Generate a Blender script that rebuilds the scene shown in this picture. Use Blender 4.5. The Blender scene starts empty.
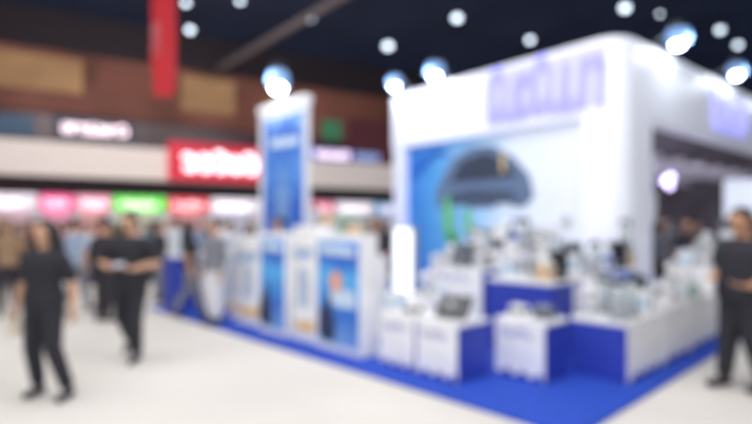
import bpy, bmesh, math, random
from mathutils import Vector, Matrix, Euler
random.seed(7)
D=bpy.data; SC=bpy.context.scene; COL=SC.collection
try:
    SC.view_settings.view_transform='Standard'
except Exception: pass

# ---------------------------------------------------------------- materials
def lin(c):
    c=c/255.0
    return c/12.92 if c<=0.04045 else ((c+0.055)/1.055)**2.4
MC={}
def mat(name,rgb,rough=0.6,emit=0.0,metal=0.0,var=0.06,scale=6.0,alpha=1.0):
    if name in MC: return MC[name]
    m=D.materials.new(name); m.use_nodes=True; nt=m.node_tree
    b=nt.nodes['Principled BSDF']
    col=[lin(v) for v in rgb]
    tc=nt.nodes.new('ShaderNodeTexCoord'); nz=nt.nodes.new('ShaderNodeTexNoise')
    nz.inputs['Scale'].default_value=scale
    rp=nt.nodes.new('ShaderNodeValToRGB')
    rp.color_ramp.elements[0].position=0.3; rp.color_ramp.elements[1].position=0.7
    rp.color_ramp.elements[0].color=[max(0,v*(1-var)) for v in col]+[1]
    rp.color_ramp.elements[1].color=[min(1,v*(1+var)) for v in col]+[1]
    nt.links.new(tc.outputs['Object'],nz.inputs['Vector'])
    nt.links.new(nz.outputs['Fac'],rp.inputs['Fac'])
    nt.links.new(rp.outputs['Color'],b.inputs['Base Color'])
    b.inputs['Roughness'].default_value=rough; b.inputs['Metallic'].default_value=metal
    if emit>0:
        nt.links.new(rp.outputs['Color'],b.inputs['Emission Color'])
        b.inputs['Emission Strength'].default_value=emit
    if alpha<1: b.inputs['Alpha'].default_value=alpha
    MC[name]=m; return m
def ramp_mat(name,axis,lo,hi,stops,rough=0.5,emit=0.0,noise=0.0,nscale=2.0):
    m=D.materials.new(name); m.use_nodes=True; nt=m.node_tree; b=nt.nodes['Principled BSDF']
    tc=nt.nodes.new('ShaderNodeTexCoord'); sp=nt.nodes.new('ShaderNodeSeparateXYZ')
    mr=nt.nodes.new('ShaderNodeMapRange'); rp=nt.nodes.new('ShaderNodeValToRGB')
    nt.links.new(tc.outputs['Object'],sp.inputs[0])
    src=sp.outputs[axis]
    if noise>0:
        nz=nt.nodes.new('ShaderNodeTexNoise'); nz.inputs['Scale'].default_value=nscale
        nt.links.new(tc.outputs['Object'],nz.inputs['Vector'])
        sb=nt.nodes.new('ShaderNodeMath'); sb.operation='SUBTRACT'; sb.inputs[1].default_value=.5
        nt.links.new(nz.outputs['Fac'],sb.inputs[0])
        ma=nt.nodes.new('ShaderNodeMath'); ma.operation='MULTIPLY_ADD'
        nt.links.new(sb.outputs[0],ma.inputs[0]); ma.inputs[1].default_value=noise
        nt.links.new(src,ma.inputs[2]); src=ma.outputs[0]
    nt.links.new(src,mr.inputs['Value'])
    mr.inputs['From Min'].default_value=lo; mr.inputs['From Max'].default_value=hi
    nt.links.new(mr.outputs[0],rp.inputs['Fac'])
    e=rp.color_ramp.elements
    while len(e)<len(stops): e.new(0.5)
    for el,(p,c) in zip(e,stops):
        el.position=p; el.color=[lin(v) for v in c]+[1]
    nt.links.new(rp.outputs['Color'],b.inputs['Base Color'])
    b.inputs['Roughness'].default_value=rough
    if emit>0:
        nt.links.new(rp.outputs['Color'],b.inputs['Emission Color']); b.inputs['Emission Strength'].default_value=emit
    return m

WHITE=mat('white_laminate',(242,242,244),0.4)
WHITE2=mat('white_panel',(232,234,241),0.5)
BLUE=mat('royal_blue_laminate',(42,62,168),0.5,emit=.06)
DARK=mat('dark_plastic',(46,48,56),0.4)
GREY=mat('grey_plastic',(146,150,158),0.5)
STEEL=mat('brushed_steel',(205,206,210),0.35,metal=0.6)
BEIGE=mat('beige_plastic',(218,208,190),0.5)
RED=mat('red_sign',(204,34,62),0.5,emit=0.45)
REDC=mat('red_cloth',(184,30,42),0.7,emit=0.15)
SKIN=mat('skin',(205,160,132),0.55)
SKIN2=mat('skin_tanned',(186,138,108),0.55)
HAIR=mat('dark_hair',(36,30,29),0.5)
BLACKC=mat('black_cloth',(40,40,48),0.85)
LAMP=mat('lamp_white',(225,240,255),emit=3.6,var=0)
SPOTL=mat('spot_lens',(235,245,255),emit=26.0,var=0)
HALO=mat('lamp_halo_glow',(130,170,225),emit=.3,var=0)  # dim bluish glow that imitates the halo around a bright lens
VIO=mat('violet_lit_acrylic',(150,148,250),emit=0.8,var=0.02)
VIO2=mat('pale_violet_lit_acrylic',(176,176,246),emit=0.55,var=0.02)
LETW=mat('white_lit_letter',(255,240,245),emit=1.0,var=0)
GLASS=mat('clear_jar',(205,215,220),0.15,alpha=0.5)

# ---------------------------------------------------------------- mesh helpers
def finish(bm,name,m,smooth=False):
    me=D.meshes.new(name); bmesh.ops.recalc_face_normals(bm,faces=bm.faces[:])
    bm.to_mesh(me); bm.free()
    if m: me.materials.append(m)
    if smooth:
        for p in me.polygons: p.use_smooth=True
    return me
def mbox(sx,sy,sz,m,bev=0.01,name='box'):
    bm=bmesh.new(); bmesh.ops.create_cube(bm,size=1)
    for v in bm.verts: v.co=Vector((v.co.x*sx,v.co.y*sy,(v.co.z+0.5)*sz))
    bev=min(bev,min(sx,sy,sz)*0.3)
    if bev>0: bmesh.ops.bevel(bm,geom=bm.edges[:],offset=bev,segments=2,affect='EDGES')
    return finish(bm,name,m)
def lathe(prof,m,n=20,name='lathe'):
    bm=bmesh.new(); rows=[]
    for r,z in prof:
        rows.append([bm.verts.new((max(r,1e-4)*math.cos(2*math.pi*i/n),max(r,1e-4)*math.sin(2*math.pi*i/n),z)) for i in range(n)])
    for a,b in zip(rows,rows[1:]):
        for i in range(n): bm.faces.new((a[i],a[(i+1)%n],b[(i+1)%n],b[i]))
    bm.faces.new(rows[0][::-1]); bm.faces.new(rows[-1])
    return finish(bm,name,m,True)
def tube_bm(bm,pts,rads,n=10):
    pts=[Vector(p) for p in pts]; rows=[]
    P=[pts[0]+(pts[0]-pts[1]).normalized()*rads[0]*0.6]+pts+[pts[-1]+(pts[-1]-pts[-2]).normalized()*rads[-1]*0.6]
    R=[rads[0]*0.5]+list(rads)+[rads[-1]*0.5]
    ref=None
    for i,p in enumerate(P):
        t=(P[min(i+1,len(P)-1)]-P[max(i-1,0)]).normalized()
        if ref is None:
            ref=Vector((1,0,0)) if abs(t.x)<0.8 else Vector((0,1,0))
        a=(ref-t*ref.dot(t)).normalized(); b=t.cross(a); ref=a
        rows.append([bm.verts.new(p+(a*math.cos(2*math.pi*k/n)+b*math.sin(2*math.pi*k/n))*R[i]) for k in range(n)])
    for a,b in zip(rows,rows[1:]):
        for i in range(n): bm.faces.new((a[i],a[(i+1)%n],b[(i+1)%n],b[i]))
    bm.faces.new(rows[0][::-1]); bm.faces.new(rows[-1])
def tube(pts,rads,m,n=10,name='tube'):
    bm=bmesh.new(); tube_bm(bm,pts,rads,n); return finish(bm,name,m,True)
def flat(pts,th,m,name='flat'):
    bm=bmesh.new()
    a=[bm.verts.new((0,y,z)) for y,z in pts]; b=[bm.verts.new((-th,y,z)) for y,z in pts]
    bm.faces.new(a); bm.faces.new(b[::-1]); n=len(pts)
    for i in range(n): bm.faces.new((a[i],b[i],b[(i+1)%n],a[(i+1)%n]))
    return finish(bm,name,m)
def obj(name,me,parent=None,loc=(0,0,0),rot=(0,0,0),**kw):
    o=D.objects.new(name,me); COL.objects.link(o)
    o.location=loc; o.rotation_euler=rot
    if parent: o.parent=parent
    for k,v in kw.items(): o[k]=v
    return o
def thing(name,label,cat,loc=(0,0,0),rz=0,group=None,me=None):
    o=D.objects.new(name,me); COL.objects.link(o); o.location=loc; o.rotation_euler=(0,0,rz)
    if me is None: o.empty_display_size=0.1
    o['label']=label; o['category']=cat
    if group: o['group']=group
    return o
def struct(name,me,loc=(0,0,0),rot=(0,0,0)):
    return obj(name,me,None,loc,rot,kind='structure',label=name.replace('_',' ')+' of the exhibition hall',category=name.split('_')[0])
def clone(root,loc,rz,label=None):
    def cp(o,par):
        c=o.copy(); COL.objects.link(c)
        c.parent=par
        for ch in o.children: cp(ch,c)
        return c
    c=cp(root,None); c.location=loc; c.rotation_euler=(0,0,rz)
    if label: c['label']=label
    return c
def glyphs(n,h,th,m,gap=0.25,slant=0.12,seed=1,name='lettering',bold=.17):
    rnd=random.Random(seed); bm=bmesh.new(); w=h*0.7; s=h*bold
    def stroke(pts):
        for (y0,z0),(y1,z1) in zip(pts,pts[1:]):
            d=Vector((y1-y0,z1-z0)); L=d.length
            if L<1e-6: continue
            d/=L; q=Vector((-d.y,d.x))*s/2; e=d*s*0.4
            c=[(y0-e.x+q.x,z0-e.y+q.y),(y1+e.x+q.x,z1+e.y+q.y),(y1+e.x-q.x,z1+e.y-q.y),(y0-e.x-q.x,z0-e.y-q.y)]
            va=[bm.verts.new((0,-(y+z*slant),z)) for y,z in c]; vb=[bm.verts.new((-th,-(y+z*slant),z)) for y,z in c]
            bm.faces.new(va); bm.faces.new(vb[::-1])
            for i in range(4): bm.faces.new((va[i],vb[i],vb[(i+1)%4],va[(i+1)%4]))
    x=0
    for k in range(n):
        t=rnd.choice(['o','n','l','c','u','s'])
        H=h if k in(0,n//2) else h*0.75
        arc=lambda a0,a1:[(x+w/2+w/2*math.cos(math.radians(a0+(a1-a0)*i/8)),H/2+H/2*math.sin(math.radians(a0+(a1-a0)*i/8))) for i in range(9)]
        if k==0: stroke(arc(45,315))
        elif t=='o': stroke(arc(0,360))
        elif t=='c': stroke(arc(50,310))
        elif t=='n': stroke([(x,0),(x,H),(x+w*.8,H),(x+w,H*.8),(x+w,0)])
        elif t=='u': stroke([(x,H),(x,H*.2),(x+w*.2,0),(x+w,0),(x+w,H)])
        elif t=='l': stroke([(x+w*.3,0),(x+w*.3,h)]); 
        else: stroke([(x+w,H),(x,H),(x,H/2),(x+w,H/2),(x+w,0),(x,0)])
        x+=(w*0.6 if t=='l' and k else w)+gap*w
    return finish(bm,name,m),x
def area(name,loc,size,power,col=(1,1,1),target=None):
    l=D.lights.new(name,'AREA'); l.shape='SQUARE'; l.size=size; l.energy=power; l.color=col
    o=D.objects.new(name,l); COL.objects.link(o); o.location=loc
    if target is not None:
        o.rotation_euler=(Vector(target)-Vector(loc)).to_track_quat('-Z','Y').to_euler()
    return o

# ---------------------------------------------------------------- frames
AP=math.radians(43.4); CP=Vector((1.48,3.9))
def PW(x,y,z=0):
    c,s=math.cos(AP),math.sin(AP); return (CP.x+c*x-s*y,CP.y+s*x+c*y,z)
def toP(X,Y):
    c,s=math.cos(AP),math.sin(AP); dx,dy=X-CP.x,Y-CP.y; return (c*dx+s*dy,-s*dx+c*dy)
AS=math.radians(39.7); KS=Vector((3.51,7.5))
def SW(x,y,z=0):
    c,s=math.cos(AS),math.sin(AS); return (KS.x+c*x-s*y,KS.y+s*x+c*y,z)
AW=math.atan2(.515,.857); W0=Vector((-15.75,22))
def WW(t,n,z=0):
    c,s=math.cos(AW),math.sin(AW); return (W0.x+c*t+s*n,W0.y+s*t-c*n,z)

# ---------------------------------------------------------------- hall shell
floor_m=mat('pale_carpet_floor',(222,217,211),0.85,var=0.05,scale=0.6)
struct('floor',mbox(80,80,0.1,floor_m,0),(0,20,-0.1))
ceil_m=mat('dark_ceiling',(20,27,46),0.95,var=0.25,scale=0.3,emit=0.6)  # faint emission lifts the dark tone like ambient haze
struct('ceiling',mbox(80,80,0.2,ceil_m,0),(0,20,11))
def wallbox(name,t0,t1,z0,z1,m,n=0.1,th=0.1):
    return struct(name,mbox(t1-t0,th,z1-z0,m,0),WW((t0+t1)/2,n,z0),(0,0,AW))
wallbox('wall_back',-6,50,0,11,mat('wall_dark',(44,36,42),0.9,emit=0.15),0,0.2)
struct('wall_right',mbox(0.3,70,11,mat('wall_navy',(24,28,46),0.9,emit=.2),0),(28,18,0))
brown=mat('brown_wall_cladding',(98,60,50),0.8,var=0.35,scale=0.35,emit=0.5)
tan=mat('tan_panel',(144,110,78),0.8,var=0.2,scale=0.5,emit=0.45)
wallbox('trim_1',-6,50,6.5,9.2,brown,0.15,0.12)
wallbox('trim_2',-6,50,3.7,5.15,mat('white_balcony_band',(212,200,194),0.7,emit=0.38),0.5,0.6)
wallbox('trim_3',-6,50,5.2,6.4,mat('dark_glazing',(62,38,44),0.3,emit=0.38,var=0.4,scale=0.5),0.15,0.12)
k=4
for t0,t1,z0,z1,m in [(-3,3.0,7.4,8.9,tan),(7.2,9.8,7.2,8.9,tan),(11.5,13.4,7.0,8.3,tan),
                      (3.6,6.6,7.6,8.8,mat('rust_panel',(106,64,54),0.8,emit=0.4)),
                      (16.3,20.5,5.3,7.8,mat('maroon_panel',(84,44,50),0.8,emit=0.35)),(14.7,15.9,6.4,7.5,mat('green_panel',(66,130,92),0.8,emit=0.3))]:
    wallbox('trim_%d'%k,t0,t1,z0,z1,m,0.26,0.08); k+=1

def wall_sign(t0,t1,z0,z1,bm_,letters,label,lm=LETW,n=0.95,lh=0.5,nl=7,fill=.8,bold=.26):
    w=t1-t0
    s=thing('wall_sign',label,'sign',WW((t0+t1)/2,n,z0),AW+math.pi/2)
    obj('sign_board',mbox(0.15,w,z1-z0,bm_,0.03),s)
    if letters:
        g,L=glyphs(nl,lh,0.03,lm,seed=int(t0*10)+3,bold=bold)
        sc=w*fill/L
        o=obj('lettering',g,s,(-0.0,0,0)); o.scale=(1,-sc,sc)
        o.location=(-0.08,-w*fill/2,(z1-z0)/2-lh*sc*0.42)
    return s
wall_sign(6.45,11.2,3.7,5.5,RED,True,'large red sign board with white lettering on balcony front',n=1.0,lh=0.75,nl=5,fill=.78,bold=.3)
wall_sign(1.9,5.1,5.35,6.35,mat('dark_blue_sign',(34,34,62),0.5,emit=0.4),True,'dark shop sign with glowing white lettering',n=0.35,lh=0.45,nl=7)
wall_sign(-0.6,1.2,5.4,6.2,mat('teal_sign',(46,70,96),0.5,emit=0.5),False,'small dark teal sign panel on hall wall',n=0.35)
wall_sign(13.6,16.2,5.2,5.75,mat('blue_sign',(60,90,190),0.5,emit=0.5),True,'blue sign strip above the balcony band',n=1.0,lh=0.3)
wall_sign(16.4,18.0,5.25,5.7,mat('white_blue_sign',(150,170,225),0.5,emit=0.5),False,'pale glowing sign strip above the balcony band',n=1.0)

p0=Vector((1.1,15.5)); p1=Vector((-8.2,27.0)); dd=p1-p0; L=dd.length; an=math.atan2(dd.y,dd.x)
beam=thing('ceiling_beam','long grey-brown steel roof beam under dark ceiling','beam',((p0.x+p1.x)/2,(p0.y+p1.y)/2,9.45),an)
bmn=mat('beam_paint',(96,86,86),0.7,emit=0.35)
obj('lower_chord',mbox(L,0.2,0.22,bmn,0.01),beam)
bm2=mat('beam_hanger_paint',(34,36,48),0.8)
for i in range(10):
    x=-L/2+0.6+i*(L-1.2)/9
    obj('hanger',mbox(0.04,0.04,1.4,bm2,0.005),beam,(x,0,0.15))
def ceil_lamp(px,py,r=0.2,z=10.3):
    d=525*(z-1.6)/(225-py); X=(px-376)/525*d
    t=thing('ceiling_lamp','round white high-bay lamp hanging from dark ceiling','lamp',(X,d,z),0,'high-bay ceiling lamps')
    obj('lamp_bulb',lathe([(0.02,-r*0.75),(r*0.7,-r*0.55),(r,0),(r*0.8,r*0.5),(0.05,r*0.7)],LAMP),t)
    obj('lamp_housing',lathe([(r*0.9,r*0.45),(r*0.7,r*0.9),(0.08,r*1.3)],DARK),t)
    obj('cord',lathe([(0.015,r*1.2),(0.015,11-z+0.02)],DARK,8),t)
for px,py,r in [(310,18,.15),(457,18,.18),(388,46,.21),(530,40,.16),(625,8,.18),(720,30,.15),(738,45,.15),(190,30,.16),(186,3,.12),(240,1,.11),(150,52,.14),(660,14,.08)]:
    ceil_lamp(px,py,r)
ban=thing('hanging_banner','narrow red vertical banner with white marks hanging from ceiling','banner',((164-376)/525*12,12,4.55),math.radians(90+8))
bm=bmesh.new(); rows=[]
for i in range(25):
    z=i*0.13; 
    rows.append([bm.verts.new((0.02*math.sin(i*0.7)+0.015*math.sin(j*1.3),(-0.27+0.54*j/8)*(0.8+0.2*min(1,i/6)),z)) for j in range(9)])
for a,b in zip(rows,rows[1:]):
    for j in range(8): bm.faces.new((a[j],a[j+1],b[j+1],b[j]))
obj('banner_cloth',finish(bm,'banner_cloth',REDC,True),ban)
obj('top_rod',mbox(0.04,0.68,0.04,GREY,0.01),ban,(0,0,3.1))
for y in(-0.3,0.3): obj('cord',lathe([(0.008,3.12),(0.008,6.44)],GREY,6),ban,(0,y,0))
g,Lg=glyphs(6,0.16,0.01,mat('pale_red_letter',(215,130,135),0.7),seed=5)
o=obj('lettering',g,ban,(-0.05,0.1,0.9),(math.radians(-90),0,0))

# ---------------------------------------------------------------- main booth
carpet=thing('blue_carpet','bright royal blue booth carpet on pale hall floor','carpet',PW(4.6,4.25),AP,
             me=mbox(9.2,8.5,0.03,mat('blue_carpet_pile',(34,76,190),0.9,var=0.08,scale=12),0.008))
booth=thing('exhibition_booth','tall white booth structure with rounded corner, lit fascia and printed wall','booth',SW(0,0,0.03),AS)
def corner_path(R,inset,ulen,vlen):
    pts=[(inset,ulen)]
    r=R-inset
    for i in range(9):
        a=math.pi+ (math.pi/2)*i/8
        pts.append((R+r*math.cos(a),R+r*math.sin(a)))
    pts.append((vlen,inset)); return pts
def lband(R,th,ulen,vlen,z0,z1,m,name):
    o=corner_path(R,0,ulen,vlen); n=corner_path(max(R,th+0.02),th,ulen,vlen)
    bm=bmesh.new()
    ob=[bm.verts.new((x,y,z0)) for x,y in o]; ot=[bm.verts.new((x,y,z1)) for x,y in o]
    ib=[bm.verts.new((x,y,z0)) for x,y in n]; it=[bm.verts.new((x,y,z1)) for x,y in n]
    q=len(o)
    for i in range(q-1):
        bm.faces.new((ob[i],ob[i+1],ot[i+1],ot[i])); bm.faces.new((ib[i],it[i],it[i+1],ib[i+1]))
        bm.faces.new((ot[i],ot[i+1],it[i+1],it[i])); bm.faces.new((ob[i],ib[i],ib[i+1],ob[i+1]))
    for i in(0,q-1): bm.faces.new((ob[i],ot[i],it[i],ib[i]))
    return finish(bm,name,m)
fascm=mat('white_fascia',(234,237,250),0.45,emit=0.17,var=0.02)  # self-glow put into the white to brighten the board
obj('fascia',lband(0.4,0.3,4.95,8.2,3.2,4.33,fascm,'fascia'),booth)
obj('corner_column',lband(0.4,0.3,0.62,1.0,0,3.2,fascm,'corner_column'),booth)
obj('end_post',mbox(0.3,0.3,3.2,fascm,0.02),booth,(0.15,4.78,0))
obj('far_post',mbox(0.3,0.3,3.2,fascm,0.02),booth,(8.0,0.15,0))
pw=obj('printed_wall',mbox(0.12,4.05,3.2,ramp_mat('blue_white_print','Y',-2.0,2.0,[(0,(226,230,240)),(0.35,(218,228,242)),(0.55,(160,205,240)),(0.78,(84,160,222)),(1,(44,120,208))],emit=0.18,noise=.8),0),booth,(0.24,2.62,0))
car=[(0.95,0),(1.02,.25),(.9,.5),(.62,.82),(.2,.98),(-.25,.95),(-.62,.75),(-.92,.45),(-1.0,.15),(-.85,0),(-.62,0),(-.55,.16),(-.35,.16),(-.28,0),(.3,0),(.38,.16),(.58,.16),(.65,0)]
obj('vehicle_print',flat([(y*1.12,z*1.18) for y,z in car],0.01,mat('vehicle_print',(98,118,150),0.5,emit=0.12)),pw,(-0.065,0.05,1.88))
obj('window_print',flat([(.75,.1),(.45,.48),(-.1,.6),(-.5,.42),(-.8,.1)],0.006,mat('window_print',(54,64,84),0.5)),pw,(-0.08,0.05,2.3))
obj('shadow_print',flat([(.8,0),(.8,.2),(.2,.3),(-.7,.22),(-.8,0)],0.006,mat('shadow_print',(74,88,112),0.5)),pw,(-0.08,0.05,1.95))
obj('orange_print',flat([(-.035,0),(-.045,.32),(.045,.34),(.035,0)],0.006,mat('orange_print',(215,190,130),0.5,emit=0.15)),pw,(-0.09,-0.45,2.5))
obj('swoosh_print',flat([(1.9,2.0),(1.2,2.35),(.7,2.15),(1.2,2.2),(1.95,1.7)],0.006,mat('deep_blue_print',(30,90,190),0.5,emit=0.2)),pw,(-0.065,0,0.75))
GP=mat('green_print',(108,196,128),0.5,emit=.15)
obj('green_figure_print',flat([(-.1,0),(.1,0),(.13,.45),(.06,.7),(.0,.85),(-.06,.68),(-.14,.42)],.006,GP),pw,(-.095,.85,1.35))
obj('green_figure_print',flat([(-.08,0),(.08,0),(.08,.3),(.02,.5),(-.09,.3)],.006,GP),pw,(-.095,.35,1.42))
g,Lg=glyphs(7,0.78,0.04,VIO,seed=11,bold=.26,gap=.16)
o=obj('fascia_lettering',g,booth,(-0.02,2.32,3.42)); o.scale=(1,2.05/Lg,1)
obj('fascia_glow_panel',mbox(0.03,2.2,0.9,mat('lit_lilac_panel',(180,180,252),emit=0.55,var=0.02),0.01),booth,(0.0,1.32,3.34))
g,Lg=glyphs(6,0.6,0.05,VIO2,seed=12,bold=.2)
o=obj('fascia_lettering',g,booth,(5.4,-0.02,3.42),(0,0,math.pi/2)); o.scale=(1,-1.9/Lg,1)
inner=mat('charcoal_inner_wall',(90,84,94),0.8,var=0.4,scale=1.2,emit=.25)  # emission put into the wall colour to brighten the interior
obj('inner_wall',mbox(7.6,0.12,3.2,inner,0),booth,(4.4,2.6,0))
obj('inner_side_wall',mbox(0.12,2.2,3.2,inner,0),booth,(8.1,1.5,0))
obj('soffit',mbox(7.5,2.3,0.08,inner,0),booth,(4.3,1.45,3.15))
tb=mat('truss_bar_paint',(176,172,188),.5,emit=.3)
for i in range(7):
    obj('truss_bar',mbox(0.09,2.2,0.09,tb,0.01),booth,(1.1+i*1.0,1.4,2.72))
for y,z in((0.4,2.6),(1.2,2.7),(1.9,2.6)): obj('truss_rail',mbox(7.0,0.09,0.09,tb,0.01),booth,(4.3,y,z))
for i,(x,z,w_,h_,c) in enumerate([(1.6,1.3,.9,1.3,(150,140,150)),(2.9,1.3,1.0,1.2,(120,100,108)),(4.3,1.3,1.1,1.3,(205,196,214)),(5.7,1.5,.9,1.0,(140,112,122)),(6.9,1.4,.8,1.1,(205,208,222))]):
    obj('wall_graphic',mbox(w_,.03,h_,mat('graphic_%d'%i,c,.5,emit=.45,var=.45,scale=4),.005),booth,(x,2.52,z))
lil=mat('lilac_lamp',(215,200,255),emit=4.5,var=0)
for x,y in((1.7,0.7),(2.5,1.6),(3.8,0.9),(5.3,1.4),(3.0,.5)):
    obj('downlight',lathe([(0.02,-.06),(0.06,-.05),(0.07,0),(0.05,0.08)],lil,14),booth,(x,y,2.45))
obj('light_strip',mbox(1.6,.08,.05,mat('violet_strip',(210,200,255),emit=1.8,var=0),.01),booth,(2.6,1.0,2.35))
def plight(loc,e,col=(.85,.92,1)):
    l=D.lights.new('fixture_light','POINT'); l.energy=e; l.color=col; l.shadow_soft_size=.12
    o=D.objects.new('fixture_light',l); COL.objects.link(o); o.location=loc
plight(SW(3.2,1.0,2.2),25,(.9,.86,1))
def spot(x,y,dx,dy,s=1.0):
    t=thing('spotlight','bright white floodlight on arm above booth fascia','lamp',SW(x,y,4.37),AS,'fascia floodlights')
    obj('lamp_arm',tube([(0,0,.01),(0,0,.2),(dx*.25,dy*.25,.3)],[.02,.02,.02],GREY),t)
    obj('lamp_housing',mbox(.18*s,.18*s,.08,DARK,.02),t,(dx*.32,dy*.32,.34))
    obj('halo_shell',lathe([(.14*s,-.14*s),(.16*s,-.06*s),(.14*s,.04),(.05,.08)],HALO,20),t,(dx*.34,dy*.34,.27))  # added glowing shell, painting a soft halo around the lens
    obj('lamp_lens',lathe([(0.02,-.2*s),(.06*s,-.18*s),(.085*s,-.13*s),(.07*s,-.1)],SPOTL,16),t,(dx*.34,dy*.34,.25))
    plight(SW(x+dx*.55,y+dy*.55,4.45),20)
spot(.15,4.65,-1,0,1.0); spot(.15,3.5,-1,0,1.2); spot(1.5,.15,0,-1,1.15); spot(4.3,.15,0,-1,1.0); spot(7.4,.15,0,-1,.8)

# ---------------------------------------------------------------- display counters
letb=mat('lilac_letter',(120,120,190),0.5)
def counter(x0,x1,y0,y1,h,left,right,label,lettering=True,F=PW,A=AP):
    sx,sy=x1-x0,y1-y0
    t=thing('display_counter',label,'counter',F((x0+x1)/2,(y0+y1)/2,0.03),A,'booth display counters')
    obj('body',mbox(sx-.03,sy-.03,h-.03,WHITE2,0.005),t)
    obj('countertop',mbox(sx,sy,.04,WHITE,0.01),t,(0,0,h-.04))
    obj('front_panel',mbox(.015,sy-.02,h-.05,left,0.003),t,(-sx/2+.008,0,.005))
    obj('side_panel',mbox(sx-.02,.015,h-.05,right,0.003),t,(0,-sy/2+.008,.005))
    wv=[(-sy/2+.02,.0)]+[(-sy/2+.02+(sy-.04)*i/24,.05+.03*math.sin(i/24*math.pi*6)) for i in range(25)]+[(sy/2-.02,.0)]
    if left is not BLUE:
        obj('wave_print',flat(wv,.004,BLUE),t,(-sx/2-.0,0,.006))
        if lettering:
            g,Lg=glyphs(6,.07,.003,letb,seed=3); o=obj('lettering',g,t,(-sx/2-.001,sy*.36,h-.17)); o.scale=(1,sy*.6/Lg,1)
    if right is not BLUE:
        w2=[(y*sx/sy,z) for y,z in wv]
        obj('wave_print',flat(w2,.004,BLUE),t,(0,-sy/2,.006),(0,0,math.pi/2))
    return (x0,x1,y0,y1,h+.03,F,A)
tops=[]
lb='low white booth counter with blue side and wavy blue base'
lw='white booth counter loaded with small appliances'
tops.append(counter(.366,.92,1.375,1.93,.59,WHITE,BLUE,lb))
tops.append(counter(.366,.92,1.95,2.5,.59,WHITE,BLUE,'low white booth counter beside a matching one'))
tops.append(counter(.99,1.48,.785,1.37,.6,WHITE,BLUE,lb))
tops.append(counter(1.58,2.5,.226,.82,.6,BLUE,WHITE,'low counter with royal blue end and white side at booth corner'))
for x in(2.53,3.5): tops.append(counter(x,x+.93,.226,.82,.62,WHITE,WHITE,'low white counter in the row along the carpet edge'))
tops.append(counter(1.0,1.6,2.3,2.95,.66,WHITE,WHITE,lw))
tops.append(counter(1.9,2.45,1.2,2.1,.9,BLUE,BLUE,'tall royal blue counter with white top behind low counters',False))
tops.append(counter(2.55,3.15,.9,1.5,.95,WHITE,WHITE,lw)); tops.append(counter(3.2,3.75,.88,1.2,1.0,WHITE,WHITE,lw))
tops.append(counter(1.95,2.45,2.2,3.0,1.0,WHITE,BLUE,'tall white counter with blue end near printed wall'))
tops.append(counter(2.65,3.2,1.7,2.6,1.2,WHITE,WHITE,'tall white counter in front of printed wall'))
tops.append(counter(2.65,3.2,2.75,3.7,1.1,WHITE,WHITE,'tall white counter in front of printed wall'))
tops.append(counter(3.3,3.75,1.7,3.2,1.3,WHITE,WHITE,'high white display ledge against the printed wall'))
tops.append(counter(4.6,5.5,.25,.85,.95,WHITE,WHITE,'white counter under the booth opening'))
tops.append(counter(5.6,6.6,.2,.75,1.1,WHITE,WHITE,'white counter under the booth opening'))
tops.append(counter(.62,1.2,6.85,7.4,.8,WHITE,WHITE,'white counter by carpet end with goods on it'))
tops.append(counter(.62,1.2,7.45,7.72,1.1,WHITE2,WHITE,'white counter by carpet end with goods on it',False))
tops.append(counter(.2,.75,7.8,8.3,1.0,BLUE,BLUE,'tall royal blue counter at end of carpet',False))
tops.append(counter(.9,1.35,2.35+1.0,4.2,1.15,WHITE2,WHITE,'white shelf counter behind the display kiosks',False))
tops.append(counter(.95,1.35,4.25,4.95,1.3,WHITE2,WHITE,'white shelf counter behind the display kiosks',False))
for x in(1.3,2.7,4.1): tops.append(counter(x,x+1.1,1.1,1.6,1.15,WHITE2,mat('brown_counter',(120,104,100),.6),'counter stacked with equipment inside the booth',False,SW,AS))

# ---------------------------------------------------------------- merchandise prototypes
def proto(name,label,cat,group): 
    return thing(name,label,cat,(0,0,0),0,group)
protos=[]
def carton(w,d,h,c1,c2,lab):
    t=proto('product_carton',lab,'box','merchandise cartons')
    obj('carton_body',mbox(w,d,h,c1,.004),t)
    obj('printed_label',mbox(.004,d*.7,h*.55,c2,0),t,(-w/2,0,h*.2))
    obj('printed_label',mbox(w*.7,.004,h*.55,c2,0),t,(0,-d/2,h*.2))
    obj('lid_flap',mbox(w*.98,d*.48,.006,c1,.001),t,(0,d*.24,h))
    protos.append(t); t['hh']=h+.008
    return t
CY=mat('cyan_print',(170,200,222),0.5); OR=mat('orange_print2',(215,170,120),0.5)
carton(.18,.2,.24,WHITE,CY,'white merchandise carton with pale blue printed label')
carton(.16,.18,.12,WHITE,DARK,'small white carton with dark printed label')
carton(.17,.17,.2,BEIGE,OR,'beige merchandise carton with orange label')
carton(.17,.18,.14,mat('grey_card',(140,146,156),.6),DARK,'grey merchandise carton with dark label')
carton(.15,.17,.34,WHITE2,GREY,'tall white merchandise carton with grey label')
carton(.16,.17,.22,mat('mid_blue_card',(64,104,190),.6),WHITE,'blue merchandise carton with white label')
carton(.15,.16,.16,mat('green_card',(96,176,112),.6),WHITE,'green merchandise carton with white label')
NCART=len(protos)
t=proto('rice_cooker','rounded white electric cooker with dark control panel','appliance','white electric cookers')
obj('cooker_body',lathe([(.07,0),(.095,.01),(.1,.07),(.1,.14)],WHITE),t)
obj('cooker_lid',lathe([(.1,.142),(.09,.18),(.05,.2),(.01,.205)],GREY),t)
obj('control_panel',mbox(.02,.09,.07,DARK,.004),t,(-.1,0,.04)); obj('carry_handle',tube([(0,-.1,.12),(0,-.1,.2),(0,0,.235),(0,.1,.2),(0,.1,.12)],[.008]*5,DARK),t)
protos.append(t)
t=proto('electric_kettle','steel electric kettle with black handle','kettle','steel kettles')
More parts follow.
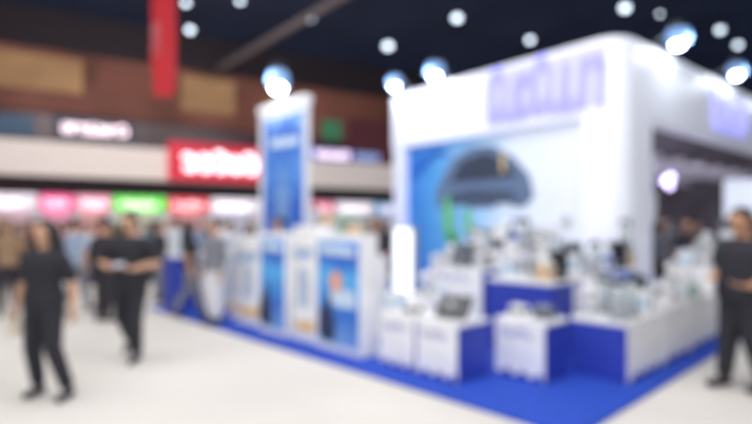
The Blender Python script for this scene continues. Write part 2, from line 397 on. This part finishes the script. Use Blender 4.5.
obj('kettle_body',lathe([(.07,0),(.08,.02),(.075,.1),(.055,.18)],STEEL),t); obj('kettle_lid',lathe([(.056,.18),(.04,.2),(.01,.22)],DARK),t)
obj('spout',tube([(-.06,0,.12),(-.09,0,.16),(-.1,0,.19)],[.022,.016,.012],STEEL),t); obj('handle',tube([(.05,0,.18),(.1,0,.17),(.105,0,.08),(.07,0,.04)],[.012]*4,DARK),t)
protos.append(t)
t=proto('jug_blender','countertop blender with clear jar and grey base','blender','jug blenders')
obj('motor_base',lathe([(.085,0),(.09,.03),(.065,.12)],GREY),t); obj('jar',lathe([(.05,.12),(.06,.14),(.075,.34)],GLASS),t); obj('jar_lid',lathe([(.078,.34),(.075,.37),(.03,.39)],DARK),t)
obj('handle',tube([(.07,0,.32),(.105,0,.3),(.105,0,.2),(.06,0,.16)],[.01]*4,GREY),t)
protos.append(t)
t=proto('toaster','small white toaster with black lever','toaster','white toasters')
obj('toaster_body',mbox(.14,.2,.17,WHITE,.03),t); 
for x in(-.03,.03): obj('slot',mbox(.02,.15,.006,DARK,0),t,(x,0,.168))
obj('lever',mbox(.03,.02,.015,DARK,.004),t,(0,-.105,.1)); protos.append(t)
t=proto('plastic_bottle','white plastic bottle with blue cap','bottle','plastic bottles')
obj('bottle_body',lathe([(.04,0),(.045,.01),(.045,.15),(.015,.19),(.015,.21)],WHITE),t); obj('cap',lathe([(.02,.21),(.02,.25),(.01,.26)],BLUE),t); obj('printed_label',lathe([(.0462,.04),(.0462,.12)],CY),t)
protos.append(t)
t=proto('coffee_machine','black coffee machine with steel tray','appliance','black coffee machines')
obj('machine_body',mbox(.18,.18,.06,DARK,.01),t); obj('machine_column',mbox(.07,.18,.2,DARK,.01),t,(.055,0,.055)); obj('machine_head',mbox(.18,.18,.08,DARK,.015),t,(0,0,.25)); obj('drip_tray',mbox(.09,.13,.01,STEEL,.002),t,(-.04,0,.06))
protos.append(t)
t=proto('desk_fan','white desk fan with grey blades on round base','fan','desk fans')
obj('fan_base',lathe([(.08,0),(.08,.015),(.02,.03),(.015,.2)],WHITE),t)
def ring(R,r,m,n=24):
    bm=bmesh.new(); rows=[]
    for i in range(n):
        a=2*math.pi*i/n; rows.append([bm.verts.new((r*math.sin(2*math.pi*k/6),(R+r*math.cos(2*math.pi*k/6))*math.cos(a),(R+r*math.cos(2*math.pi*k/6))*math.sin(a))) for k in range(6)])
    for i in range(n):
        a,b=rows[i],rows[(i+1)%n]
        for k in range(6): bm.faces.new((a[k],a[(k+1)%6],b[(k+1)%6],b[k]))
    return finish(bm,'ring',m,True)
obj('fan_cage',ring(.11,.012,WHITE),t,(-.03,0,.3)); obj('fan_cage',ring(.07,.006,WHITE),t,(-.045,0,.3)); obj('motor',lathe([(.03,-.03),(.04,0),(.02,.06)],WHITE),t,(0,0,.3),(0,math.pi/2,0))
for q in range(4): obj('blade',flat([(0,0),(.04,.03),(.045,.09),(-.01,.1)],.004,GREY),t,(-.035,0,.3),(q*math.pi/2,0,0))
protos.append(t)
t=proto('stand_mixer','white stand mixer with steel bowl','mixer','stand mixers')
obj('mixer_base',mbox(.2,.13,.03,WHITE,.012),t); obj('mixer_column',mbox(.06,.1,.2,WHITE,.02),t,(.065,0,.02)); obj('mixer_head',tube([(.09,0,.26),(0,0,.27),(-.09,0,.26)],[.045,.055,.04],WHITE),t); obj('bowl',lathe([(.04,.03),(.07,.07),(.08,.14)],STEEL),t,(-.035,0,0))
protos.append(t)
t=proto('microwave_oven','white microwave oven with dark glass door','oven','microwave ovens')
obj('oven_body',mbox(.2,.22,.17,WHITE,.012),t); obj('oven_door',mbox(.012,.15,.13,DARK,.003),t,(-.1,.025,.02)); obj('control_panel',mbox(.012,.045,.13,GREY,.003),t,(-.1,-.08,.02)); t['hh']=.172
protos.append(t)
t=proto('tilted_tablet','black tablet screen leaning on white stand','tablet','demonstration tablets')
obj('stand',flat([(0,0),(.1,0),(.1,.015),(.03,.15),(0,.15)],.1,WHITE),t)
obj('tablet_body',mbox(.015,.34,.24,DARK,.005),t,(-.15,.0,.01),(0,math.radians(38),0)); obj('screen',mbox(.003,.31,.21,mat('dim_screen',(40,44,54),.2,emit=.1),0),t,(-.159,.0,.028),(0,math.radians(38),0))
tablet=t
weights=[6,3,3,3,4,2,1.5, 5,3,3,5,3,2,4,5,4]
used=set()
def put(p,loc,rz,s=1.0):
    if p.name not in used:
        used.add(p.name); p.location=loc; p.rotation_euler=(0,0,rz); c=p
    else: c=clone(p,loc,rz)
    c.scale=(s,s,s); return c
PLANT=(2.9,3.45)
for i,(x0,x1,y0,y1,h,F,A) in enumerate(tops):
    cell=.245 if i>2 else .27
    nx=max(1,int((x1-x0)/cell)); ny=max(1,int((y1-y0)/cell))
    for a in range(nx):
        for b in range(ny):
            if i in(0,): continue
            if i==6 and b>0: continue
            if random.random()<(.3 if i<3 else .02): continue
            x=x0+(a+.5)*(x1-x0)/nx; y=y0+(b+.5)*(y1-y0)/ny
            if F is PW and abs(x-PLANT[0])<.3 and abs(y-PLANT[1])<.2: continue
            p=random.choices(protos,weights)[0]
            s=random.uniform(1.0,1.15) if i>2 else random.uniform(.85,1.0)
            put(p,F(x,y,h+.001),A+random.choice([0,0,0,math.radians(5),-math.radians(5)]),s)
            if p.get('hh') and i>3 and i!=6 and random.random()<.75:
                q=random.choices(protos,weights)[0]; put(q,F(x,y,h+.003+p['hh']*s),A,min(s,1.05))
put(tablet,PW(.72,1.64,.621),AP+math.radians(5),1.15)

pl=thing('potted_plant','bright green leafy plant in white pot on counter','plant',PW(PLANT[0],PLANT[1],1.13),0.3)
obj('pot',lathe([(.05,0),(.07,.02),(.09,.16)],WHITE),pl)
bm=bmesh.new(); rr=random.Random(3)
for i in range(36):
    a=rr.uniform(0,6.28); e=rr.uniform(.7,1.45); Ln=rr.uniform(.15,.34)
    d=Vector((math.cos(a)*math.cos(e),math.sin(a)*math.cos(e),math.sin(e))); s=Vector((-math.sin(a),math.cos(a),0))*.025
    b0=Vector((0,0,.14)); m1=b0+d*Ln*.6; tp=b0+d*Ln-Vector((0,0,.04))
    vs=[bm.verts.new(q) for q in(b0,m1+s,tp,m1-s)]; bm.faces.new(vs)
obj('foliage',finish(bm,'foliage',mat('bright_leaf',(90,180,96),.6,emit=.08)),pl)

# ---------------------------------------------------------------- banner panels, tower, light boxes
post=ramp_mat('blue_poster','Z',0,1.3,[(0,(120,165,215)),(.25,(36,96,190)),(.6,(84,168,226)),(.82,(34,84,188)),(1,(110,165,230))],emit=.14,noise=.5)
def kiosk(y0,y1,h,label,kind,xs=0):
    sy=y1-y0
    t=thing('display_kiosk',label,'display stand',PW(.5+xs,(y0+y1)/2,.03),AP,'white display kiosks')
    obj('cabinet_body',mbox(.28,sy,h,WHITE,.02),t); obj('plinth',mbox(.3,sy+.01,.05,WHITE2,.005),t)
    if kind!='text':
        w=sy*.9
        p=obj('poster',mbox(.012,w,h*.88,post,0),t,(-.145,0,h*.06))
        fig=[(.12,0),(.22,.12),(.18,.38),(.05,.45),(.03,.6),(-.05,.6),(-.06,.45),(-.14,.2),(-.12,0)]
        obj('figure_print',flat(fig,.004,mat('navy_print',(32,46,84),.5)),p,(-.007,w*.22,.03))
        obj('top_print',flat([(-w*.42,1.1),(-w*.42,1.2),(w*.42,1.24),(w*.42,1.12)],.004,mat('pale_print',(200,220,240),.5)),p,(-.007,0,0))
        if kind=='disc':
            c=[(.12*math.cos(i*math.pi/10),.13*math.sin(i*math.pi/10)) for i in range(20)]
            obj('round_print',flat(c,.004,mat('orange_disc',(232,165,135),.5)),p,(-.012,0.02,.78))
            obj('white_print',flat([(-.3,0),(.1,0),(.2,.15),(0,.22),(-.3,.2)],.004,mat('pale_print',(200,220,240),.5)),p,(-.009,-.04,.48))
    else:
        g,Lg=glyphs(5,.14,.004,mat('sky_letter',(90,150,210),.5),seed=9,bold=.25)
        o=obj('lettering',g,t,(-.141,sy/2-.06,h*.72)); o.scale=(1,sy*.7/Lg,1)
        obj('orange_print',flat([(-sy*.4,0),(sy*.4,0),(sy*.35,.12),(-sy*.4,.16)],.004,mat('soft_orange',(240,196,130),.5)),t,(-.141,0,.14))
        obj('grey_print',flat([(0,0),(.3,0),(.28,.5),(.1,.55),(0,.4)],.004,mat('grey_print',(180,194,214),.5)),t,(-.141,-.12,h*.3))
kiosk(2.78,3.66,1.46,'display kiosk with blue poster and orange disc','disc')
kiosk(3.72,4.27,1.56,'white display kiosk with blue lettering and orange patch','text',.05)
kiosk(4.35,5.05,1.46,'display kiosk with narrow blue poster','plain')
kiosk(5.1,6.0,1.4,'white display kiosk with blue lettering and orange patch','text',.1)
kiosk(6.06,6.5,1.2,'white display kiosk with blue lettering and orange patch','text',.25)

tw=thing('sign_tower','tall white advertising tower with blue poster and lamp on top','tower',PW(1.42,6.02,.03),AP)
obj('tower_body',mbox(.14,1.42,3.62,WHITE2,.02),tw); obj('tower_cap',mbox(.2,1.46,.14,WHITE,.02),tw,(0,0,3.6))
tp=ramp_mat('tower_poster','Z',0,2.4,[(0,(70,125,205)),(.3,(38,82,184)),(.6,(84,140,212)),(.8,(52,96,190)),(1,(130,172,226))],emit=.2,noise=2.2,nscale=3.5)
pp=obj('poster',mbox(.012,1.22,2.35,tp,0),tw,(-.075,-.08,1.12))
obj('portrait_print',flat([(-.2,0),(-.22,.5),(-.08,.65),(-.1,.85),(.0,.95),(.1,.85),(.08,.65),(.2,.5),(.24,0)],.004,mat('pale_blue_print',(120,160,215),.5)),pp,(-.007,0,.5))
obj('headline_print',flat([(-.5,0),(-.5,.14),(.4,.18),(.4,.02)],.004,mat('pale_print',(200,220,240),.5)),pp,(-.007,0,1.8))
obj('floodlight_arm',tube([(0,0,3.73),(0,0,4.1),(-.1,0,4.25)],[.025]*3,GREY),tw)
obj('floodlight_housing',mbox(.2,.22,.1,DARK,.02),tw,(-.1,0,4.3))
obj('floodlight_halo',lathe([(.18,-.2),(.2,-.1),(.16,.04),(.06,.08)],HALO,20),tw,(-.12,0,4.2))  # added shell whose glow imitates the lamp's halo
obj('floodlight_lens',lathe([(.02,-.26),(.09,-.24),(.13,-.18),(.1,-.12)],SPOTL,16),tw,(-.12,0,4.14))
plight(PW(.95,6.02,4.1),22)

lbx=thing('light_box_totem','slim floor-standing totem with glowing white panel','light box',PW(1.75,3.38,.03),AP)
obj('base_plate',mbox(.3,.44,.04,DARK,.01),lbx); obj('totem_body',mbox(.12,.38,1.52,GREY,.01),lbx,(0,0,.03))
obj('lit_panel',mbox(.01,.34,1.12,mat('white_lit_panel',(246,250,255),emit=1.1,var=0),0),lbx,(-.065,0,.4))
scr=thing('display_screen','glowing white screen on tall stand inside booth','screen',(8.37,12,0.03),AS+math.pi/4)
obj('stand_base',mbox(.5,.6,.04,DARK,.01),scr); obj('pole',mbox(.06,.06,1.75,DARK,.005),scr,(0,0,.03)); obj('screen_frame',mbox(.06,.9,.95,DARK,.01),scr,(0,0,1.7))
obj('screen',mbox(.01,.84,.88,mat('bright_screen',(215,222,238),emit=.8,var=0),0),scr,(-.035,0,1.735))

# ---------------------------------------------------------------- far stalls
def stall(t,w,fc,em,bc,label,seed):
    s=thing('market_stall',label,'stall',WW(t+w/2,3.5),AW,'stalls along the hall wall')
    fm=mat('fascia_%d_%d_%d'%fc,fc,.5,emit=em); bmx=mat('back_%d_%d_%d'%bc,bc,.6,emit=.5,var=.25,scale=1.5)  # back panel glows by itself, standing in for stall lighting
    obj('fascia',mbox(w-.1,.15,.62,fm,.01),s,(0,0,2.15))
    for x in(-w/2+.07,w/2-.07): obj('side_panel',mbox(.08,2.2,2.75,WHITE2,.005),s,(x,1.1,0))
    obj('back_panel',mbox(w-.2,.08,2.7,bmx,.005),s,(0,2.1,0))
    obj('stall_counter',mbox(w*.7,.5,.95,bmx if seed%2 else WHITE2,.01),s,(0,.4,0))
    for i in range(3): obj('shelf',mbox(w-.4,.3,.04,WHITE,.004),s,(0,1.85,.9+i*.45))
    g,Lg=glyphs(6,.3,.02,LETW if em<1.2 else WHITE,seed=seed)
    o=obj('lettering',g,s,(0,0,0),(0,0,math.pi/2)); o.scale=(1,w*.65/Lg,1); o.location=(-w*.33,-.08,2.3)
cols=[((225,215,225),.5,(190,160,170),'white'),((230,80,140),.6,(216,150,175),'pink'),((225,150,170),.45,(200,150,150),'rose'),
      ((96,215,80),.7,(180,180,165),'green'),((215,60,70),.5,(200,140,140),'red'),((230,225,235),.5,(170,175,190),'white'),
      ((230,230,240),.5,(150,150,170),'white'),((225,120,150),.4,(190,180,200),'pink'),((225,225,235),.5,(150,185,170),'white'),((120,170,215),.4,(180,180,195),'pale blue')]
tt=[-1.3,1.45,2.65,3.95,6.0,7.8,9.9,11.9,13.9,16.1,18.3]
for i,c in enumerate(cols):
    stall(tt[i],tt[i+1]-tt[i],c[0],c[1],c[2],'brightly lit stall with %s fascia along hall wall'%c[3],i+20)

# ---------------------------------------------------------------- people
def ell(bm,c,r,M=None,n=14):
    res=bmesh.ops.create_icosphere(bm,subdivisions=3 if n>10 else 2,radius=1)
    for v in res['verts']:
        v.co=Vector((v.co.x*r[0],v.co.y*r[1],v.co.z*r[2]))
        if M: v.co=M@v.co
        v.co+=Vector(c)
def stack(bm,rings,n=20):
    rows=[]
    for cx,cy,z,rx,ry in rings:
        rows.append([bm.verts.new((cx+rx*math.cos(2*math.pi*k/n),cy+ry*math.sin(2*math.pi*k/n),z)) for k in range(n)])
    for a,b in zip(rows,rows[1:]):
        for i in range(n): bm.faces.new((a[i],a[(i+1)%n],b[(i+1)%n],b[i]))
    bm.faces.new(rows[0][::-1]); bm.faces.new(rows[-1])
def remesh(bm,vox,m,name,it=3):
    me=finish(bm,name,m); o=D.objects.new('tmp',me); COL.objects.link(o)
    r=o.modifiers.new('r','REMESH'); r.mode='VOXEL'; r.voxel_size=vox; r.use_smooth_shade=True
    s=o.modifiers.new('s','SMOOTH'); s.factor=.5; s.iterations=it
    dg=bpy.context.evaluated_depsgraph_get(); dg.update()
    me2=D.meshes.new_from_object(o.evaluated_get(dg)); me2.name=name
    D.objects.remove(o); D.meshes.remove(me)
    if not me2.materials: me2.materials.append(m)
    for p in me2.polygons: p.use_smooth=True
    return me2
def hand(bm,w,d,side,curl=.5,palm=None):
    d=Vector(d).normalized(); w=Vector(w)
    pn=Vector(palm) if palm else Vector((-side,0,0))
    pn=(pn-d*pn.dot(d)).normalized(); s=d.cross(pn).normalized()
    if s.y>0 and abs(s.y)>.3: s=-s
    R=Matrix((s,pn,d)).transposed()
    ell(bm,w+d*.05,(.04,.017,.056),R,8)
    for k,(off,Ln) in enumerate([(.029,.072),(.0095,.08),(-.0105,.075),(-.029,.058)]):
        b=w+d*.085+s*off; p=[b-d*.02,b]; a=0; q=b
        for seg in range(3):
            a+=curl*(.5+.3*seg); q=q+(d*math.cos(a)+pn*math.sin(a))*Ln/3; p.append(q)
        tube_bm(bm,p,[.0095,.0092,.0088,.008,.007],8)
    b=w+d*.025+s*.03; tube_bm(bm,[b-s*.015,b+s*.02+d*.02,b+s*.03+d*.045+pn*.012,b+s*.028+d*.065+pn*.022],[.012,.011,.0095,.008],8)
def person_meshes(tag,pose,long_hair=False,sleeve='short',girl=False,fat=1.0):
    sw=.95 if girl else 1.0; k=1 if not girl else .95
    sh={s:Vector((s*.18*sw,0.005,1.375)) for s in(-1,1)}
    hp={s:Vector((s*.088,0,.9)) for s in(-1,1)}
    NP=Vector((0,0.0,1.45)); HM=Matrix.Rotation(pose.get('turn',0),4,'Z')@Matrix.Rotation(pose.get('nod',0),4,'X')
    def H(p): return NP+(HM@(Vector(p)-NP))
    H3=HM.to_3x3()
    bm=bmesh.new()
    tor=[(0,0,.84,.12,.09),(0,0,.9,.165,.112),(0,0.005,.97,.165,.112),(0,0,1.07,.14,.095),(0,0,1.2,.152,.105),(0,.005,1.31,.172,.108),(0,.01,1.38,.16,.085),(0,.012,1.42,.11,.065),(0,.012,1.45,.06,.055)]
    stack(bm,[(a,b,c,d*sw,e) for a,b,c,d,e in tor])
    tube_bm(bm,[(0,.012,1.38),(0,.008,1.45),H((0,.0,1.52))],[.06,.053,.052],12)
    ell(bm,H((0,-.0,1.60)),(.079,.096,.105),H3); ell(bm,H((0,-.032,1.535)),(.057,.058,.062),H3)
    tube_bm(bm,[H((0,-.085,1.605)),H((0,-.105,1.565))],[.009,.013],8)
    for s in(-1,1): ell(bm,H((s*.079,.008,1.585)),(.011,.02,.031),H3,8)
    for s in(-1,1):
        e,w=Vector(pose['elbow'][s]),Vector(pose['wrist'][s])
        mid=(sh[s]+e)/2; fm=e.lerp(w,.35)
        tube_bm(bm,[sh[s]-Vector((s*.03,0,0)),sh[s].lerp(e,.15),mid,e,fm,w],[.056*k,.055*k,.048*k,.041*k,.042*k,.028*k],12)
        hd=Vector(pose.get('hdir',{}).get(s,(w-e)));hand(bm,w,hd,s,pose.get('curl',{}).get(s,.35),pose.get('palm',{}).get(s))
        kn,an=Vector(pose['knee'][s]),Vector(pose['ankle'][s])
        tube_bm(bm,[hp[s],hp[s].lerp(kn,.3),kn,kn.lerp(an,.3),an],[.088,.08,.055,.055,.036],12)
        td=Vector(pose.get('toe',{}).get(s,(0,-1,0))).normalized()
        tube_bm(bm,[an-td*.04+Vector((0,0,-.035)),an+td*.06+Vector((0,0,-.04)),an+td*.15+Vector((0,0,-.05))],[.034,.034,.024],10)
    body=remesh(bm,.0085,SKIN,tag+'_body',2)
    bm=bmesh.new()
    stt=[(0,0,.86,.2,.145),(0,0.0,.97,.2,.145),(0,0,1.07,.185 if not girl else .17,.135),(0,0,1.2,.188,.14),(0,.005,1.31,.2,.138),(0,.01,1.385,.18,.105),(0,.012,1.43,.1,.075)]
    stack(bm,[(a,b,c,d*sw*fat,e*fat) for a,b,c,d,e in stt])
    for s in(-1,1):
        e,w=Vector(pose['elbow'][s]),Vector(pose['wrist'][s])
        if sleeve=='short': tube_bm(bm,[sh[s]-Vector((s*.05,0,0)),sh[s].lerp(e,.2),sh[s].lerp(e,.82)],[.074,.075,.07],12)
        else: tube_bm(bm,[sh[s]-Vector((s*.05,0,0)),sh[s].lerp(e,.2),e,e.lerp(w,.9)],[.07,.068,.056,.042],12)
    shirt=remesh(bm,.012,BLACKC,tag+'_shirt',3)
    bm=bmesh.new()
    stack(bm,[(0,0,.8,.17,.125),(0,0,.86,.19,.135),(0,0,.95,.188,.134),(0,0,1.0,.17,.12)])
    for s in(-1,1):
        kn,an=Vector(pose['knee'][s]),Vector(pose['ankle'][s])
        tube_bm(bm,[hp[s],hp[s].lerp(kn,.3),kn,an.lerp(kn,.1)],[.11,.104,.082,.065],12)
    tro=remesh(bm,.013,BLACKC,tag+'_trousers',3)
    shoes=[]
    for s in(-1,1):
        an=Vector(pose['ankle'][s]); td=Vector(pose.get('toe',{}).get(s,(0,-1,0))).normalized()
        bm=bmesh.new(); tube_bm(bm,[an-td*.05+Vector((0,0,-.037)),an+td*.04+Vector((0,0,-.037)),an+td*.17+Vector((0,0,-.045))],[.041,.043,.034],12)
        tube_bm(bm,[an+Vector((0,0,-.03)),an+Vector((0,0,.0))],[.042,.042],12)
        shoes.append(remesh(bm,.009,DARK,tag+'_shoe',2))
    bm=bmesh.new()
    ell(bm,H((0,.022,1.627)),(.091,.1,.102),H3)
    if long_hair:
        for x in(-.055,0,.055): tube_bm(bm,[H((x,.06,1.63)),H((x*1.3,.085,1.5)),H((x*1.6,.1,1.36)),H((x*1.5,.12,1.2))],[.055,.06,.055,.03],12)
        for s in(-1,1): tube_bm(bm,[H((s*.075,.0,1.64)),H((s*.1,.01,1.53)),H((s*.115,-.02,1.4)),H((s*.12,-.06,1.28))],[.036,.04,.036,.02],10)
    hair=remesh(bm,.01,HAIR,tag+'_hair',2)
    eyes=[]
    for s in(-1,1):
        bm=bmesh.new(); ell(bm,H((s*.031,-.086,1.597)),(.012,.008,.007),H3,8)
        eyes.append(finish(bm,tag+'_eye',DARK,True))
    bm=bmesh.new(); ell(bm,H((0,-.089,1.527)),(.024,.006,.007),H3,8)
    mouth=finish(bm,tag+'_mouth',mat('lips',(170,90,85),.5),True)
    return dict(body=body,shirt=shirt,trousers=tro,shoes=shoes,hair=hair,eyes=eyes,mouth=mouth)
def setm(o,m):
    o.material_slots[0].link='OBJECT'; o.material_slots[0].material=m
def person(M,loc,rz,H,shirt,tro,shoe,label,group=None,skin=None,wide=1.0):
    x,y=toP(loc[0],loc[1])
    z=.045 if (-.2<x<9.4 and -.2<y<8.7) else .003
    t=thing('person',label,'person',(loc[0],loc[1],z),rz,group); t.scale=(H/1.7*wide,H/1.7*wide,H/1.7)
    b=obj('body',M['body'],t)
    if skin: setm(b,skin)
    s=obj('shirt',M['shirt'],t); setm(s,shirt); s=obj('trousers',M['trousers'],t); setm(s,tro)
    for m in M['shoes']: s=obj('shoe',m,t); setm(s,shoe)
    for m in M['eyes']: obj('eye',m,t)
    obj('hair',M['hair'],t); obj('mouth',M['mouth'],t)
    return t
def at(px,d,z=0): return ((px-376)/525*d,d,z)
AZ=.083
woman=dict(elbow={-1:(-.26,.04,1.10),1:(.26,.06,1.1)},wrist={-1:(-.25,-.05,.86),1:(.29,.03,.85)},knee={-1:(-.08,-.05,.48),1:(.17,-.09,.49)},ankle={-1:(-.09,.04,AZ),1:(.28,-.02,AZ)},
  curl={-1:.8,1:.4},toe={1:(.15,-1,0)},nod=.05)
man=dict(elbow={-1:(-.33,-.02,1.13),1:(.32,-.02,1.12)},wrist={-1:(-.12,-.22,1.08),1:(.13,-.24,1.07)},knee={-1:(-.13,.05,.5),1:(.09,-.09,.49)},ankle={-1:(-.17,.36,AZ+.1),1:(.08,-.03,AZ)},
  hdir={-1:(1,-.2,.15),1:(-1,-.2,.1)},palm={-1:(0,.3,1),1:(0,.3,1)},curl={-1:.5,1:.5},nod=.25,toe={-1:(0,-1,-.5)})
rman=dict(elbow={-1:(-.27,.06,1.11),1:(.28,.08,1.11)},wrist={-1:(-.12,-.17,1.05),1:(.2,-.16,1.0)},knee={-1:(-.1,-.03,.49),1:(.1,-.01,.49)},ankle={-1:(-.12,-.06,AZ),1:(.12,.1,AZ)},
  hdir={-1:(.6,-.8,.1),1:(-.6,-.8,.1)},palm={-1:(0,0,-1),1:(0,0,1)},nod=.15,turn=.2)
stand=dict(elbow={-1:(-.26,.03,1.1),1:(.26,.03,1.1)},wrist={-1:(-.26,-.04,.86),1:(.26,-.04,.86)},knee={-1:(-.09,-.02,.49),1:(.09,-.02,.49)},ankle={-1:(-.1,.02,AZ),1:(.1,.02,AZ)},nod=.1)
walk=dict(elbow={-1:(-.26,.1,1.11),1:(.26,-.02,1.1)},wrist={-1:(-.25,.04,.87),1:(.24,-.2,.93)},knee={-1:(-.09,-.1,.5),1:(.09,.02,.49)},ankle={-1:(-.09,-.2,AZ),1:(.09,.25,AZ+.03)},toe={1:(0,-1,-.3)})
MW=person_meshes('woman',woman,True,'short',True,1.05); MM=person_meshes('man',man,False,'short'); MR=person_meshes('rman',rman,False,'short',False,1.08)
MS=person_meshes('stander',stand,False,'long'); MK=person_meshes('walker',walk,True,'short',True); MK2=person_meshes('walkman',walk,False,'short')
SHOE=mat('dark_shoe',(46,44,50),.6)
w=person(MW,at(44,4.9),math.radians(-8),1.63,BLACKC,BLACKC,SHOE,'woman with long dark hair in black top and trousers, walking')
m_=person(MM,at(131,6.15),0,1.75,BLACKC,BLACKC,SHOE,'man in black walking with phone held in both hands')
person(MR,at(742,5.1),math.radians(-75),1.75,BLACKC,BLACKC,SHOE,'man in black shirt and trousers facing the counters',skin=SKIN2,wide=1.1)
ph=thing('mobile_phone','dark smartphone held in both hands','phone',(at(131,6.15)[0],6.15-.29,1.145),0); 
obj('phone_body',mbox(.15,.075,.01,DARK,.003),ph,(0,0,0),(.5,0,0)); obj('phone_screen',mbox(.13,.065,.001,mat('phone_glow',(190,200,220),.3,emit=.4),0),ph,(0,0,.0105),(.5,0,0))
bg=thing('paper_bag','small pale paper packet held in hand','bag',(at(44,4.9)[0]-.25,4.9-.05,.57),.2)
bm=bmesh.new()
v=[bm.verts.new(q) for q in[(-.05,-.03,0),(.05,-.03,0),(.05,.03,0),(-.05,.03,0),(-.06,-.02,.15),(.06,-.02,.15),(.06,.02,.15),(-.06,.02,.15)]]
for f in((0,1,2,3),(0,1,5,4),(1,2,6,5),(2,3,7,6),(3,0,4,7)): bm.faces.new([v[i] for i in f])
obj('bag_body',finish(bm,'bag_body',BEIGE),bg); obj('bag_handle',tube([(-.03,0,.14),(-.02,0,.2),(.02,0,.2),(.03,0,.14)],[.004]*4,BEIGE,6),bg)
cc={'grey_blue':(150,165,190),'white':(220,220,226),'pink':(206,140,158),'tan':(150,122,96),'dark':(46,44,52),'navy':(50,58,96),'teal':(90,130,140),'red':(160,60,62),'grey':(120,122,132)}
cm={k_:mat('cloth_'+k_,v_,.85) for k_,v_ in cc.items()}
crowd=[(8,9.5,'tan','dark',MK,30),(24,12,'dark','grey',MS,-60),(76,9.6,'grey_blue','grey',MK2,170),(104,8.7,'dark','dark',MS,160),(62,13,'pink','navy',MK,0),(92,14,'white','navy',MS,80),
 (152,12,'teal','dark',MK,-90),(160,10.9,'dark','grey',MS,90),(176,12,'white','dark',MK2,200),(190,8.95,'dark','grey',MK,120),(214,8.3,'grey','white',MS,-40),(232,11.5,'white','navy',MS,60),
 (36,15,'red','dark',MS,10),(124,15,'white','grey',MK,180),(170,14.5,'pink','dark',MS,0),(204,13.3,'grey_blue','dark',MK2,40),(0,13,'dark','navy',MS,0),(50,11,'grey','dark',MS,190),
 (14,14.2,'grey','dark',MK2,60),(84,16,'dark','dark',MS,20),(110,12.5,'tan','dark',MK,-20),(138,13.4,'white','navy',MS,150),(56,17,'teal','dark',MK2,0),(194,15.5,'dark','dark',MS,0),(222,15,'white','dark',MK,10),(148,16.4,'grey','dark',MS,0),
 (10,17.5,'pink','navy',MS,0),(98,17.5,'red','dark',MK,0),(184,17.5,'white','navy',MK,0),(212,17.3,'pink','dark',MS,0),(70,19,'white','dark',MS,0),(30,19,'dark','navy',MK,0),
 (330,13.5,'white','grey',MS,0),(350,12.6,'dark','dark',MK,90),(372,14,'grey','dark',MS,30),(388,15,'dark','navy',MK2,0),(250,13,'grey_blue','dark',MK,0),(314,15,'dark','dark',MS,0),(268,15,'dark','dark',MS,0)]
for px,d,a,b,M,r in crowd:
    who='woman' if M is MK else 'man'
    person(M,at(px,d),math.radians(r),random.uniform(1.6,1.76),cm[a],cm[b],SHOE,'%s with %s shirt and %s trousers among the stalls'%(who,a.replace('_','-'),b),'visitors in the hall')
for x,y,a,M,r,F in((2.3,4.6,'dark',MK,-30,PW),(1.05,5.6,'dark',MS,-60,PW),(1.8,.65,'dark',MS,-40,SW),(3.0,.65,'grey',MK,30,SW),(4.1,.6,'dark',MS,-50,SW),(5.75,1.0,'dark',MK2,10,SW)):
    person(M,F(x,y,.03),math.radians(r),1.68,cm[a],cm['dark'],SHOE,'visitor in %s clothes browsing inside the booth'%a,'visitors in the booth')

# ---------------------------------------------------------------- lights
area('key_booth',(1.5,4.0,6.8),5,340,(1,.99,.98),(2.2,6.5,0))  # these area lights are unseen, added out of frame to brighten booth and hall
area('key_floor',(-5,5,7.2),6,400,(1,.98,.95),(-4,8,0))
area('key_front',(0,-3,5.0),5,330,(1,.99,.97),(1,8,1.2))
area('key_back',(-7,15,9.6),7,1000,(1,.96,.94),(-9,21,0))
area('key_mid',(3,13.5,8.5),5,400,(.98,.99,1),(2,18,0))
w=D.worlds.new('World'); SC.world=w; w.use_nodes=True
w.node_tree.nodes['Background'].inputs[0].default_value=(.86,.9,1,1); w.node_tree.nodes['Background'].inputs[1].default_value=.65

# ---------------------------------------------------------------- camera
cam=D.cameras.new('camera'); co=D.objects.new('camera',cam); COL.objects.link(co); SC.camera=co
co.location=(0,0,1.6); co.rotation_euler=(math.radians(90),0,0)
cam.sensor_width=36; cam.lens=36*525/752; cam.shift_y=13/752
cam.dof.use_dof=True; cam.dof.focus_distance=.5; cam.dof.aperture_fstop=1.8; cam.dof.aperture_blades=0
cam.clip_end=200
